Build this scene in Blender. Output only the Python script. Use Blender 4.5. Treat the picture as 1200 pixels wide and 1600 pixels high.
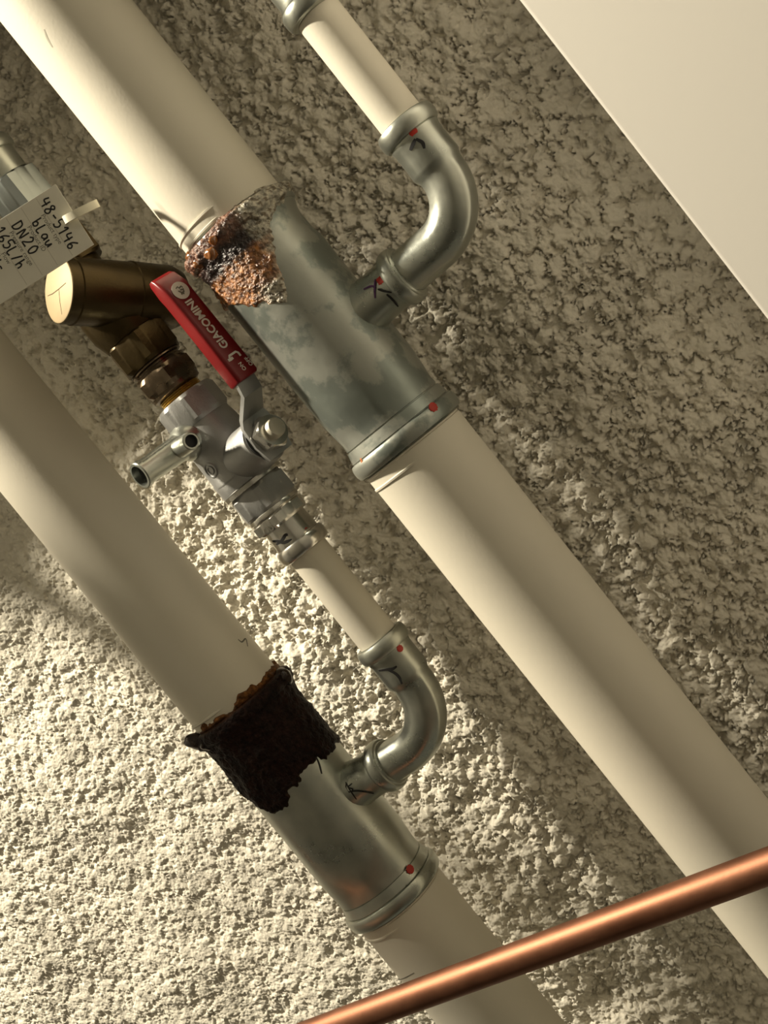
import bpy, bmesh, math, random
import numpy as np
from mathutils import Vector, Matrix, noise as mnoise

random.seed(7)
rng = np.random.default_rng(11)
for o in list(bpy.data.objects):
    bpy.data.objects.remove(o, do_unlink=True)
scene = bpy.context.scene
COL = scene.collection

# ------------------------------------------------------------------ frame
# millimetres, x along the pipes, z up, wall face at y = 0, room on -y; the upper
# heating pipe's axis is the height reference and hangs Z0 above the floor
Z0 = 1500.0
V = lambda *a: np.array(a, float)
FPX = 2000.0
TILT, YAW = math.radians(27.5), math.radians(3.0)
CAM = V(0, -652.7, 262.0)
SH = V(0.6068, 0.7949); NH = V(0.7949, -0.6068)
_r0 = V(math.cos(YAW), -math.sin(YAW), 0)
_f0 = V(math.sin(YAW), math.cos(YAW), 0)
FWD = _f0*math.cos(TILT) + V(0, 0, -math.sin(TILT))
UP0 = _f0*math.sin(TILT) + V(0, 0, math.cos(TILT))
RIGHT = SH[0]*_r0 + NH[0]*UP0
CUP = -(SH[1]*_r0 + NH[1]*UP0)
CAM = CAM - _r0*30 + V(30, 0, 0)

# ------------------------------------------------------------------ camera
cd = bpy.data.cameras.new('camera'); cam = bpy.data.objects.new('camera', cd); COL.objects.link(cam)
cd.sensor_fit = 'VERTICAL'; cd.sensor_height = 32.0; cd.sensor_width = 24.0
cd.lens = FPX/1600*32.0
cd.clip_start = 0.01; cd.clip_end = 50
m = Matrix((( RIGHT[0], CUP[0], -FWD[0], CAM[0]/1000),
            ( RIGHT[1], CUP[1], -FWD[1], CAM[1]/1000),
            ( RIGHT[2], CUP[2], -FWD[2], (CAM[2]+Z0)/1000),
            (0, 0, 0, 1)))
cam.matrix_world = m
scene.camera = cam

# ------------------------------------------------------------------ world, lamp, exposure
w = bpy.data.worlds.new('World'); scene.world = w; w.use_nodes = True
bg = w.node_tree.nodes['Background']
bg.inputs['Color'].default_value = (1.0, 0.93, 0.67, 1)
bg.inputs['Strength'].default_value = 0.16

LPOS = V(-1000, -397, -690)
ld = bpy.data.lights.new('work_lamp', 'POINT'); lo = bpy.data.objects.new('work_lamp', ld); COL.objects.link(lo)
ld.energy = 148; ld.color = (1.0, 0.90, 0.70); ld.shadow_soft_size = 0.035
lo.location = (LPOS[0]/1000, LPOS[1]/1000, (LPOS[2]+Z0)/1000)

vs = scene.view_settings
vs.view_transform = 'Standard'; vs.look = 'None'; vs.gamma = 1.0; vs.use_curve_mapping = False
vs.exposure = 0.0

# ------------------------------------------------------------------ picture geometry helpers (build time only)
def ray(px, py):
    d = FWD + RIGHT*((px-600)/FPX) + CUP*(-(py-800)/FPX)
    return CAM, d
def at_y(px, py, y):
    o, d = ray(px, py); t = (y-o[1])/d[1]; return o+d*t
def at_depth(px, py, dep):
    o, d = ray(px, py); return o+d*dep
def sn(s, n): return SH*s + NH*n
def proj(p):
    q = np.asarray(p, float)-CAM; z = q@FWD
    return 600+FPX*(q@RIGHT)/z, 800-FPX*(q@CUP)/z
def x_of_s(s, y, z):
    # x on the line (y, z) whose picture point has coordinate s along the pipes
    lo_, hi_ = -900.0, 900.0
    for _ in range(50):
        mid = (lo_+hi_)/2; px, py = proj(V(mid, y, z))
        if SH[0]*px+SH[1]*py < s: lo_ = mid
        else: hi_ = mid
    return (lo_+hi_)/2
def hit_cyl(px, py, o, d, r):
    c, e = ray(px, py); d = d/np.linalg.norm(d)
    w_ = c-o; a = e-d*(e@d); b = w_-d*(w_@d)
    A = a@a; B = 2*a@b; C_ = b@b-r*r
    disc = max(B*B-4*A*C_, 0.0)
    t = (-B-math.sqrt(disc))/(2*A)
    p = c+e*t; q = p-o; nn = q-d*(q@d); nn /= np.linalg.norm(nn)
    return p, nn

# ------------------------------------------------------------------ materials
def mat(name, base, metallic=0.0, rough=0.5, var=0.0, var_scale=40, var_col=None, bump=0.0, bump_scale=200,
        rough_var=0.0, detail=6, spec=None, coat=0.0, trans=0.0, ramp=(0.35, 0.65)):
    m = bpy.data.materials.new(name); m.use_nodes = True
    nt = m.node_tree; b = nt.nodes['Principled BSDF']
    b.inputs['Base Color'].default_value = (*base, 1)
    b.inputs['Metallic'].default_value = metallic
    b.inputs['Roughness'].default_value = rough
    if spec is not None: b.inputs['Specular IOR Level'].default_value = spec
    if coat: b.inputs['Coat Weight'].default_value = coat
    if trans: b.inputs['Transmission Weight'].default_value = trans
    tc = nt.nodes.new('ShaderNodeTexCoord')
    if var > 0 or rough_var > 0:
        nz = nt.nodes.new('ShaderNodeTexNoise'); nz.inputs['Scale'].default_value = var_scale
        nz.inputs['Detail'].default_value = detail; nz.inputs['Roughness'].default_value = 0.6
        nt.links.new(tc.outputs['Object'], nz.inputs['Vector'])
        cr = nt.nodes.new('ShaderNodeValToRGB')
        cr.color_ramp.elements[0].position = ramp[0]; cr.color_ramp.elements[1].position = ramp[1]
        vc = var_col if var_col else tuple(c*(1-var) for c in base)
        cr.color_ramp.elements[0].color = (*vc, 1); cr.color_ramp.elements[1].color = (*base, 1)
        nt.links.new(nz.outputs['Fac'], cr.inputs['Fac'])
        if var > 0: nt.links.new(cr.outputs['Color'], b.inputs['Base Color'])
        if rough_var > 0:
            mr = nt.nodes.new('ShaderNodeMapRange')
            mr.inputs['From Min'].default_value = 0.3; mr.inputs['From Max'].default_value = 0.7
            mr.inputs['To Min'].default_value = rough-rough_var; mr.inputs['To Max'].default_value = rough+rough_var
            nt.links.new(nz.outputs['Fac'], mr.inputs['Value']); nt.links.new(mr.outputs['Result'], b.inputs['Roughness'])
    if bump > 0:
        n2 = nt.nodes.new('ShaderNodeTexNoise'); n2.inputs['Scale'].default_value = bump_scale
        n2.inputs['Detail'].default_value = 5
        nt.links.new(tc.outputs['Object'], n2.inputs['Vector'])
        bp = nt.nodes.new('ShaderNodeBump'); bp.inputs['Strength'].default_value = bump
        bp.inputs['Distance'].default_value = 0.001
        nt.links.new(n2.outputs['Fac'], bp.inputs['Height']); nt.links.new(bp.outputs['Normal'], b.inputs['Normal'])
    return m

M = {}
M['plaster'] = mat('sprayed_plaster', (0.84, 0.795, 0.69), rough=0.95, var=0.16, var_scale=14, bump=0.5, bump_scale=900, spec=0.2)
M['coat'] = mat('cream_coating', (0.74, 0.69, 0.58), rough=0.55, var=0.05, var_scale=9, bump=0.06, bump_scale=700, spec=0.35)
M['zinc'] = mat('galvanised_zinc', (0.52, 0.53, 0.47), metallic=0.9, rough=0.34, var=0.35, var_scale=38, var_col=(0.40, 0.42, 0.38), rough_var=0.12, bump=0.05, bump_scale=350)
M['zinc_stained'] = mat('stained_zinc', (0.40, 0.41, 0.37), metallic=0.75, rough=0.42, var=0.5, var_scale=34, var_col=(0.26, 0.29, 0.265), rough_var=0.12, bump=0.10, bump_scale=300, ramp=(0.475, 0.525), detail=9)
M['chrome'] = mat('nickel_plating', (0.42, 0.42, 0.415), metallic=0.75, rough=0.45, var=0.15, var_scale=60, rough_var=0.05, bump=0.12, bump_scale=900)
M['bright'] = mat('bright_steel', (0.75, 0.73, 0.68), metallic=1.0, rough=0.22, var=0.15, var_scale=60)
M['brass'] = mat('cast_brass', (0.062, 0.041, 0.013), metallic=0.75, rough=0.36, var=0.3, var_scale=45, bump=0.12, bump_scale=600)
M['brass_face'] = mat('machined_brass', (0.36, 0.265, 0.14), metallic=0.2, rough=0.6, var=0.15, var_scale=35)
M['dark_brass'] = mat('tarnished_brass', (0.20, 0.15, 0.10), metallic=0.9, rough=0.28, var=0.4, var_scale=60, rough_var=0.1)
M['thread'] = mat('thread_brass', (0.80, 0.60, 0.22), metallic=0.8, rough=0.35, var=0.3, var_scale=300)
M['shaded'] = mat('shaded_zinc', (0.26, 0.28, 0.27), metallic=1.0, rough=0.28, var=0.2, var_scale=40)  # zinc with shade put into its colour, for the hexagon behind the tag
M['stem'] = mat('pale_stem', (0.62, 0.58, 0.48), metallic=0.6, rough=0.5)
M['red'] = mat('red_plastic', (0.20, 0.003, 0.005), rough=0.32, bump=0.03, bump_scale=500)
M['white_print'] = mat('white_print', (0.72, 0.68, 0.62), rough=0.6)
M['ink'] = mat('black_ink', (0.012, 0.011, 0.012), rough=0.55)
M['ink_purple'] = mat('purple_ink', (0.10, 0.03, 0.13), rough=0.55)
M['print_grey'] = mat('grey_print', (0.16, 0.15, 0.12), rough=0.7)
M['rule'] = mat('pale_rule', (0.48, 0.45, 0.37), rough=0.8)
M['red_dot'] = mat('red_paint', (0.45, 0.025, 0.012), rough=0.5)
M['orange_mark'] = mat('orange_paint', (0.70, 0.25, 0.10), rough=0.5)
M['paper'] = mat('tag_card', (0.74, 0.71, 0.62), rough=0.85, var=0.05, var_scale=60)
M['nylon'] = mat('cream_nylon', (0.72, 0.68, 0.54), rough=0.5)
M['copper'] = mat('copper', (0.29, 0.135, 0.082), metallic=1.0, rough=0.52, var=0.28, var_scale=30, rough_var=0.06, bump=0.04, bump_scale=500, var_col=(0.21, 0.092, 0.055))
M['panel'] = mat('white_lacquer', (0.66, 0.63, 0.58), rough=0.35, bump=0.02, bump_scale=300)
M['black'] = mat('dark_hole', (0.015, 0.015, 0.015), rough=0.6)
M['resin'] = mat('amber_drop', (0.30, 0.11, 0.03), rough=0.08, var=0.5, var_scale=120, spec=0.8)
M['tar'] = mat('rust_drop', (0.035, 0.018, 0.010), rough=0.25, var=0.5, var_scale=200)
M['concrete'] = mat('concrete', (0.16, 0.155, 0.14), rough=0.9, var=0.2, var_scale=4)
M['dark_wall'] = mat('painted_wall', (0.07, 0.066, 0.055), rough=0.9, var=0.2, var_scale=2)

def crust_mat(name, rough, bump, spec):
    m = bpy.data.materials.new(name); m.use_nodes = True
    nt = m.node_tree; b = nt.nodes['Principled BSDF']
    at = nt.nodes.new('ShaderNodeAttribute'); at.attribute_name = 'rust'
    tc = nt.nodes.new('ShaderNodeTexCoord')
    nz = nt.nodes.new('ShaderNodeTexNoise'); nz.inputs['Scale'].default_value = 420; nz.inputs['Detail'].default_value = 6
    nt.links.new(tc.outputs['Object'], nz.inputs['Vector'])
    mr = nt.nodes.new('ShaderNodeMapRange'); mr.inputs['From Min'].default_value = 0.3; mr.inputs['From Max'].default_value = 0.7
    mr.inputs['To Min'].default_value = 0.35; mr.inputs['To Max'].default_value = 1.6
    nt.links.new(nz.outputs['Fac'], mr.inputs['Value'])
    mx = nt.nodes.new('ShaderNodeVectorMath'); mx.operation = 'SCALE'
    nt.links.new(at.outputs['Color'], mx.inputs[0]); nt.links.new(mr.outputs['Result'], mx.inputs['Scale'])
    nt.links.new(mx.outputs['Vector'], b.inputs['Base Color'])
    b.inputs['Roughness'].default_value = rough
    b.inputs['Specular IOR Level'].default_value = spec
    n2 = nt.nodes.new('ShaderNodeTexNoise'); n2.inputs['Scale'].default_value = 700; n2.inputs['Detail'].default_value = 4
    nt.links.new(tc.outputs['Object'], n2.inputs['Vector'])
    bp = nt.nodes.new('ShaderNodeBump'); bp.inputs['Strength'].default_value = bump; bp.inputs['Distance'].default_value = 0.0015
    nt.links.new(n2.outputs['Fac'], bp.inputs['Height']); nt.links.new(bp.outputs['Normal'], b.inputs['Normal'])
    return m
M['crust_orange'] = crust_mat('flaking_rust', 0.3, 1.0, 0.7)
M['crust_dark'] = crust_mat('dark_rust', 0.5, 0.8, 0.12)

# ------------------------------------------------------------------ mesh helpers (world mm in, local metres out)
def thing(name, label, cat, base, group=None):
    o = bpy.data.objects.new(name, None); COL.objects.link(o)
    o.empty_display_size = 0.01
    o.location = (base[0]/1000, base[1]/1000, (base[2]+Z0)/1000)
    o['label'] = label; o['category'] = cat
    if group: o['group'] = group
    return o
def world_origin(o):
    p = Vector((0, 0, 0)); q = o
    while q is not None: p += q.location; q = q.parent
    return V(p.x*1000, p.y*1000, p.z*1000-Z0)
def build(name, geo, material, parent=None, base=None, smooth=38, label=None, cat=None, kind=None, recalc=True):
    verts, faces = geo
    verts = np.asarray(verts, float)
    org = world_origin(parent) if parent is not None else (V(*base) if base is not None else verts.mean(axis=0))
    me = bpy.data.meshes.new(name)
    loc = (verts-org)/1000
    me.from_pydata(loc.tolist(), [], [list(map(int, f)) for f in faces])
    if recalc:
        bm = bmesh.new(); bm.from_mesh(me)
        bmesh.ops.recalc_face_normals(bm, faces=bm.faces); bm.to_mesh(me); bm.free()
    me.polygons.foreach_set('use_smooth', [smooth is not None]*len(me.polygons))
    if smooth is not None: me.set_sharp_from_angle(angle=math.radians(smooth))
    me.materials.append(M[material] if isinstance(material, str) else material)
    o = bpy.data.objects.new(name, me); COL.objects.link(o)
    if parent is not None: o.parent = parent
    else: o.location = (org[0]/1000, org[1]/1000, (org[2]+Z0)/1000)
    if label: o['label'] = label
    if cat: o['category'] = cat
    if kind: o['kind'] = kind
    return o
def join(*gs):
    vs_, fs = [], []; k = 0
    for v, f in gs:
        vs_ += [tuple(p) for p in v]; fs += [[i+k for i in q] for q in f]; k += len(v)
    return vs_, fs
def basis(d, e=None):
    d = np.asarray(d, float); d = d/np.linalg.norm(d)
    if e is None: e = V(0, -1, 0) if abs(d[1]) < 0.8 else V(0, 0, 1)
    e = np.asarray(e, float); e1 = e-d*(e@d); e1 /= np.linalg.norm(e1)
    return d, e1, np.cross(d, e1)
def lathe(o, d, prof, n=48, e=None, rfun=None, closed=True):
    o = np.asarray(o, float); d, e1, e2 = basis(d, e)
    vs_, fs = [], []
    for t, r in prof:
        for k in range(n):
            a = 2*math.pi*k/n
            rr = r*(rfun(t, a) if rfun else 1.0)
            vs_.append(o+d*t+rr*(e1*math.cos(a)+e2*math.sin(a)))
    for i in range(len(prof)-1):
        for k in range(n):
            k2 = (k+1) % n
            fs.append([i*n+k, i*n+k2, (i+1)*n+k2, (i+1)*n+k])
    if closed:
        fs.append(list(range(n))[::-1]); b0 = (len(prof)-1)*n; fs.append([b0+k for k in range(n)])
    return vs_, fs
def sweep(pts, radii, binormal, n=40, rfun=None):
    pts = [np.asarray(p, float) for p in pts]; bn = np.asarray(binormal, float); vs_, fs = [], []
    for i, p in enumerate(pts):
        t = pts[min(i+1, len(pts)-1)]-pts[max(i-1, 0)]; t /= np.linalg.norm(t)
        s_ = np.cross(t, bn); s_ /= np.linalg.norm(s_)
        for k in range(n):
            a = 2*math.pi*k/n; r = radii[i]*(rfun(i, a) if rfun else 1)
            vs_.append(p+r*(bn*math.cos(a)+s_*math.sin(a)))
    for i in range(len(pts)-1):
        for k in range(n):
            k2 = (k+1) % n; fs.append([i*n+k, i*n+k2, (i+1)*n+k2, (i+1)*n+k])
    fs.append(list(range(n))[::-1]); b0 = (len(pts)-1)*n; fs.append([b0+k for k in range(n)])
    return vs_, fs
def hexa(o, d, t0, t1, rc, n=6, ch=1.2, e=None, twist=0.0):
    twist = math.radians(5*round(math.degrees(twist)/5))
    # hexagon nut with chamfered corners
    m_ = 72
    d, e1, e2 = basis(d, e)
    def R(a, cap):
        a = (a-twist) % (2*math.pi/n); flat = rc*math.cos(math.pi/n)/math.cos(a-math.pi/n); return min(flat, cap)
    ra = rc*math.cos(math.pi/n)
    prof = [(t0, ra*0.985), (t0+ch, rc*0.995), (t1-ch, rc*0.995), (t1, ra*0.985)]
    vs_, fs = [], []
    for t, cap in prof:
        for k in range(m_):
            a = 2*math.pi*k/m_; r = R(a, cap); vs_.append(np.asarray(o, float)+d*t+r*(e1*math.cos(a)+e2*math.sin(a)))
    for i in range(3):
        for k in range(m_):
            k2 = (k+1) % m_; fs.append([i*m_+k, i*m_+k2, (i+1)*m_+k2, (i+1)*m_+k])
    fs.append(list(range(m_))[::-1]); fs.append([3*m_+k for k in range(m_)])
    return vs_, fs
def bead_prof(t0, t1, r_in, r_out, steps=8):
    # a rolled sealing bead between t0 and t1
    out = []
    for i in range(steps+1):
        a = math.pi*i/steps
        out.append(((t0+t1)/2-(t1-t0)/2*math.cos(a), r_in+(r_out-r_in)*math.sin(a)**0.7 if 0 < i < steps else r_in))
    return out
def rbox(c, ax, ay, az, hx, hy, hz, bev=1.0, seg=3):
    bm = bmesh.new(); bmesh.ops.create_cube(bm, size=2)
    for v in bm.verts: v.co = Vector((v.co.x*hx, v.co.y*hy, v.co.z*hz))
    if bev > 0: bmesh.ops.bevel(bm, geom=bm.edges[:], offset=bev, segments=seg, profile=0.5, affect='EDGES')
    vs_ = [np.asarray(c, float)+ax*v.co.x+ay*v.co.y+az*v.co.z for v in bm.verts]
    bm.verts.index_update(); fs = [[v.index for v in f.verts] for f in bm.faces]; bm.free()
    return vs_, fs
def ribbon(pts, nrm, width, lift=0.12, thick=0.1, taper=True):
    # a pen stroke: narrow raised strip following surface points with normals
    P = [np.asarray(p, float) for p in pts]; vs_, fs = [], []
    for i, p in enumerate(P):
        t = P[min(i+1, len(P)-1)]-P[max(i-1, 0)]; t /= max(np.linalg.norm(t), 1e-9)
        sd = np.cross(nrm[i], t); sd /= max(np.linalg.norm(sd), 1e-9)
        f = 1.0
        if taper: f = 0.55+0.45*math.sin(math.pi*(i+0.5)/len(P))
        h = width*f/2
        for sg, l in ((-1, lift-thick), (1, lift-thick), (1, lift), (-1, lift)):
            vs_.append(p+sd*h*sg+nrm[i]*l)
    for i in range(len(P)-1):
        a, b = 4*i, 4*i+4
        for j in range(4): fs.append([a+j, a+(j+1) % 4, b+(j+1) % 4, b+j])
    fs.append([3, 2, 1, 0]); e_ = 4*(len(P)-1); fs.append([e_, e_+1, e_+2, e_+3])
    return vs_, fs
def dense(poly, step=1.5):
    out = []
    for a, b in zip(poly[:-1], poly[1:]):
        a, b = V(*a), V(*b); k = max(2, int(np.linalg.norm(b-a)/step))
        for i in range(k): out.append(a+(b-a)*i/k)
    out.append(V(*poly[-1])); return out
def smooth_poly(poly, k=6):
    # Catmull-Rom through the points
    P = [V(*p) for p in poly]; P = [2*P[0]-P[1]]+P+[2*P[-1]-P[-2]]; out = []
    for i in range(1, len(P)-2):
        for j in range(k):
            t = j/k; a, b, c, d = P[i-1:i+3]
            out.append(0.5*((2*b)+(-a+c)*t+(2*a-5*b+4*c-d)*t*t+(-a+3*b-3*c+d)*t**3))
    out.append(P[-2]); return out
def mark_on_cyl(polys, o, d, r, width, lift=0.14):
    gs = []
    for poly in polys:
        pts, nr = [], []
        for q in smooth_poly(poly):
            p, n_ = hit_cyl(q[0], q[1], o, d, r); pts.append(p); nr.append(n_)
        gs.append(ribbon(pts, nr, width, lift=lift, thick=0.3))
    return join(*gs)
def dot_on_cyl(px, py, o, d, r, rad, n=20, sq=False, lift=0.18):
    p, nn = hit_cyl(px, py, o, d, r); d = np.asarray(d, float)/np.linalg.norm(d); t = np.cross(nn, d)
    vs_, fs = [], []
    def pt(a, f, l):
        u, v = math.cos(a)*rad*f, math.sin(a)*rad*f
        if sq:
            k = 1/max(abs(math.cos(a)), abs(math.sin(a))); u *= k*0.8; v *= k*0.8
        ang = v/r
        nd = nn*math.cos(ang)+t*math.sin(ang)
        return p-nn*r+d*u+nd*(r+l)
    for f, l in ((1, -0.2), (1, lift*0.5), (0.8, lift), (0.4, lift)):
        for k in range(n):
            jit = 1+0.10*math.sin(3*k+px)
            vs_.append(pt(2*math.pi*k/n, f*jit, l))
    for i in range(3):
        for k in range(n): k2 = (k+1) % n; fs.append([i*n+k, i*n+k2, (i+1)*n+k2, (i+1)*n+k])
    fs.append([3*n+k for k in range(n)]); fs.append(list(range(n))[::-1])
    return vs_, fs
def noise3(p, sc): return mnoise.noise(Vector((p[0]*sc, p[1]*sc, p[2]*sc)))

X = V(1, 0, 0)
HY = -80.0                       # stand-off of every pipe axis from the wall
ZU, ZUS, ZL, ZLS = 0.0, 96.0, -181.6, -85.0
xu = lambda s: x_of_s(s, HY, ZU)
xus = lambda s: x_of_s(s, HY, ZUS)
xl = lambda s: x_of_s(s, HY, ZL)
xls = lambda s: x_of_s(s, HY, ZLS)
PIER_X = -345.0

# ================================================================== the setting
def wall():
    step = 0.7
    fx0, fz0 = -520.0, -720.0
    nxf, nzf = 1488, 1600                                  # multiples of 4
    gx = fx0+np.arange(nxf+1)*step; gz = fz0+np.arange(nzf+1)*step
    nxf, nzf = nxf+1, nzf+1
    fx1, fz1 = gx[-1], gz[-1]
    H = np.full((nzf, nxf), -3.2, np.float32)
    def field(wl, amp, seed):
        r = np.random.default_rng(seed)
        f = np.fft.rfft2(r.standard_normal((nzf, nxf)))
        ky = np.fft.fftfreq(nzf, step)[:, None]; kx = np.fft.rfftfreq(nxf, step)[None, :]
        k = np.sqrt(kx*kx+ky*ky); f *= np.exp(-(k*wl)**2*2.0)
        g = np.fft.irfft2(f, s=(nzf, nxf)); g -= g.mean(); return (g/g.std()*amp).astype(np.float32)
    def blobs(count, rmin, rmax, zlo, zhi, squash):
        r = rmin+(rmax-rmin)*rng.random(count)**2.0
        cx = fx0+rng.random(count)*(fx1-fx0); cz = fz0+rng.random(count)*(fz1-fz0)
        z0 = zlo+(zhi-zlo)*rng.random(count); an = rng.random(count)*math.pi; el = 0.55+0.45*rng.random(count)
        for i in range(count):
            R = r[i]; a0 = max(int((cx[i]-R-fx0)/step), 0); a1 = min(int((cx[i]+R-fx0)/step)+2, nxf)
            b0 = max(int((cz[i]-R-fz0)/step), 0); b1 = min(int((cz[i]+R-fz0)/step)+2, nzf)
            dx = gx[a0:a1]-cx[i]; dz = (gz[b0:b1]-cz[i])[:, None]
            ca, sa = math.cos(an[i]), math.sin(an[i])
            u = dx*ca+dz*sa; v_ = (-dx*sa+dz*ca)/el[i]
            q = 1-(u*u+v_*v_)/(R*R)
            h = np.where(q > 0, z0[i]+R*squash*np.sqrt(np.maximum(q, 0)), -9)
            sub = H[b0:b1, a0:a1]; np.maximum(sub, h, out=sub)
    blobs(46000, 2.2, 5.6, -3.0, -1.0, 0.50)
    blobs(80000, 1.0, 2.8, -1.9, 0.3, 0.60)
    # ragged, crumbled outlines
    wx = field(2.0, 0.8, 3); wz = field(2.0, 0.8, 4)
    ii = np.clip((np.arange(nxf)[None, :]+wx/step).round().astype(int), 0, nxf-1)
    jj = np.clip((np.arange(nzf)[:, None]+wz/step).round().astype(int), 0, nzf-1)
    H = H[jj, ii]
    tz = np.clip((gz[:, None]+245)/90, 0, 1); tz = tz*tz*(3-2*tz)                # rubbed flatter lower down
    tu_ = np.clip((gz[:, None]+40)/70, 0, 1)
    H = (H+0.6)*(0.36+0.64*tz+0.35*tu_)-0.6
    H = H+field(0.9, 0.16, 5)+field(6, 0.5, 8)*(0.4+0.6*tz)+field(26, 1.2, 6)*(0.5+0.5*tz)+field(75, 1.6, 7)
    # the swelling beside the upper bend
    c = at_y(850, 500, 0)
    GX, GZ = np.meshgrid(gx, gz)
    H = H+11*np.exp(-(((GX-c[0])/32)**2+((GZ-c[2])/30)**2))
    H = H-1.0
    # full detail where it can be seen well, coarser cells around it
    co = np.empty((nzf, nxf, 3), np.float32)
    co[:, :, 0] = GX/1000; co[:, :, 1] = -H/1000; co[:, :, 2] = (GZ+Z0)/1000
    idx = np.arange(nxf*nzf).reshape(nzf, nxf)
    B = 8
    bx, bz = (nxf-1)//B, (nzf-1)//B
    cx_ = gx[B//2::B][:bx]; cz_ = gz[B//2::B][:bz]
    BX, BZ = np.meshgrid(cx_, cz_)
    qx = BX-CAM[0]; qy = -CAM[1]; qz = BZ-CAM[2]
    dep = qx*FWD[0]+qy*FWD[1]+qz*FWD[2]
    px = 600+FPX*(qx*RIGHT[0]+qy*RIGHT[1]+qz*RIGHT[2])/dep
    py = 800-FPX*(qx*CUP[0]+qy*CUP[1]+qz*CUP[2])/dep
    fine = (px > -60) & (px < 1260) & (py > -60) & (py < 1660)
    quads = []
    F = np.kron(fine, np.ones((B, B), bool))
    q = np.stack([idx[:-1, :-1], idx[:-1, 1:], idx[1:, 1:], idx[1:, :-1]], -1)[:F.shape[0], :F.shape[1]]
    quads.append(q[F])
    for b_ in (4,):
        ic = idx[::b_, ::b_]
        qc = np.stack([ic[:-1, :-1], ic[:-1, 1:], ic[1:, 1:], ic[1:, :-1]], -1)
        Fc = ~np.kron(fine, np.ones((B//b_, B//b_), bool))
        quads.append(qc[:Fc.shape[0], :Fc.shape[1]][Fc])
    base = nxf*nzf
    plane = np.array([(-2.2, 0.009, 0), (2.2, 0.009, 0), (2.2, 0.009, 2.8), (-2.2, 0.009, 2.8)], np.float32)
    quads.append(np.array([[base, base+1, base+2, base+3]]))
    q = np.concatenate(quads); vv = np.concatenate([co.reshape(-1, 3), plane])
    used = np.zeros(len(vv), bool); used[q.reshape(-1)] = True
    remap = np.cumsum(used)-1; q = remap[q]; vv = vv[used]
    me = bpy.data.meshes.new('wall_back')
    me.vertices.add(len(vv)); me.vertices.foreach_set('co', vv.reshape(-1))
    me.loops.add(q.size); me.loops.foreach_set('vertex_index', q.reshape(-1).astype(np.int32))
    me.polygons.add(len(q)); me.polygons.foreach_set('loop_start', np.arange(0, q.size, 4, dtype=np.int32))
    me.update(calc_edges=True)
    me.polygons.foreach_set('use_smooth', [True]*len(q))
    me.materials.append(M['plaster'])
    o = bpy.data.objects.new('wall_back', me); COL.objects.link(o)
    o['kind'] = 'structure'; o['label'] = 'rough off-white sprayed plaster wall behind the pipes'
    print('wall quads', len(q))
wall()
def slab(name, lo_, hi_, m_, label):
    lo_, hi_ = V(*lo_), V(*hi_); c = (lo_+hi_)/2; h = (hi_-lo_)/2
    return build(name, rbox(c, V(1, 0, 0), V(0, 1, 0), V(0, 0, 1), *h, bev=0), m_, base=(c[0], c[1], lo_[2]), smooth=None, label=label, kind='structure')
slab('floor', (-2200, -1600, -Z0-50), (2200, 60, -Z0), 'concrete', 'plain concrete floor of the plant room')
slab('ceiling', (-2200, -1600, 760), (2200, 60, 820), 'concrete', 'low concrete ceiling of the plant room')
slab('wall_front', (-2200, -1660, -Z0), (2200, -1600, 1300), 'dark_wall', 'painted wall opposite the pipes')
PIER_H = 120.0
slab('shade_pier', (PIER_X-260, -PIER_H, -Z0), (PIER_X, 12, 1300), 'concrete', 'unseen concrete pier the pipes run into, added to shade the wall')  # out of view, added so its shadow darkens the left of the wall
pier = bpy.data.objects['shade_pier']
SHADE_BAR = ((-485, -252, -446), (-345, -228, -402))  # unseen bar on a strut, added to keep lamp light off the lower pipe
def make_shade_bar():
    lo_, hi_ = V(*SHADE_BAR[0]), V(*SHADE_BAR[1]); c = (lo_+hi_)/2; h = (hi_-lo_)/2
    a = rbox(c, V(1, 0, 0), V(0, 1, 0), V(0, 0, 1), *h, bev=4, seg=2)
    b = rbox(V(-356, -174, c[2]-8), V(1, 0, 0), V(0, 1, 0), V(0, 0, 1), 8, 58, 8, bev=1, seg=1)
    build('shade_bar', join(a, b), 'concrete', pier, smooth=30)
make_shade_bar()

# ================================================================== big coated pipes
def coated_pipe(label, x0, x1, z, R=28.0, side=1):
    o = V(x0, HY, z); L = x1-x0
    t = thing('coated_pipe', label, 'pipe', (min(x0, x1), HY, z))
    n = 24
    prof = [(L*i/n, R) for i in range(n+1)]
    if side > 0: prof = [(a, r) for a, r in prof if a < L-9]+[(L-8.5, R), (L-8, 26.6), (L, 26.6)]
    else: prof = [(0, 26.6), (26, 26.6), (26.5, R)]+[(a, r) for a, r in prof if a > 28]
    build('tube', lathe(o, X, prof, n=96), 'coat', t)
    return t
UX0 = xu(500); UX1 = xu(941)
LX0 = xl(1097); LX1 = xl(1490)
print('UX', UX0, UX1, 'LX', LX0, LX1)
p1 = coated_pipe('thick cream-coated pipe running from the top left corner into the orange-rusted tee', PIER_X-6, UX0+8, ZU)
p2 = coated_pipe('thick cream-coated pipe leaving the upper tee and passing behind the copper tube', UX1-25, 900, ZU, side=-1)
p3 = coated_pipe('thick cream-coated pipe from the left edge into the dark-rusted lower tee', PIER_X-6, LX0+8, ZL)
p4 = coated_pipe('thick cream-coated pipe leaving the lower tee at the bottom edge', LX1-25, 900, ZL, side=-1)
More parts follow.
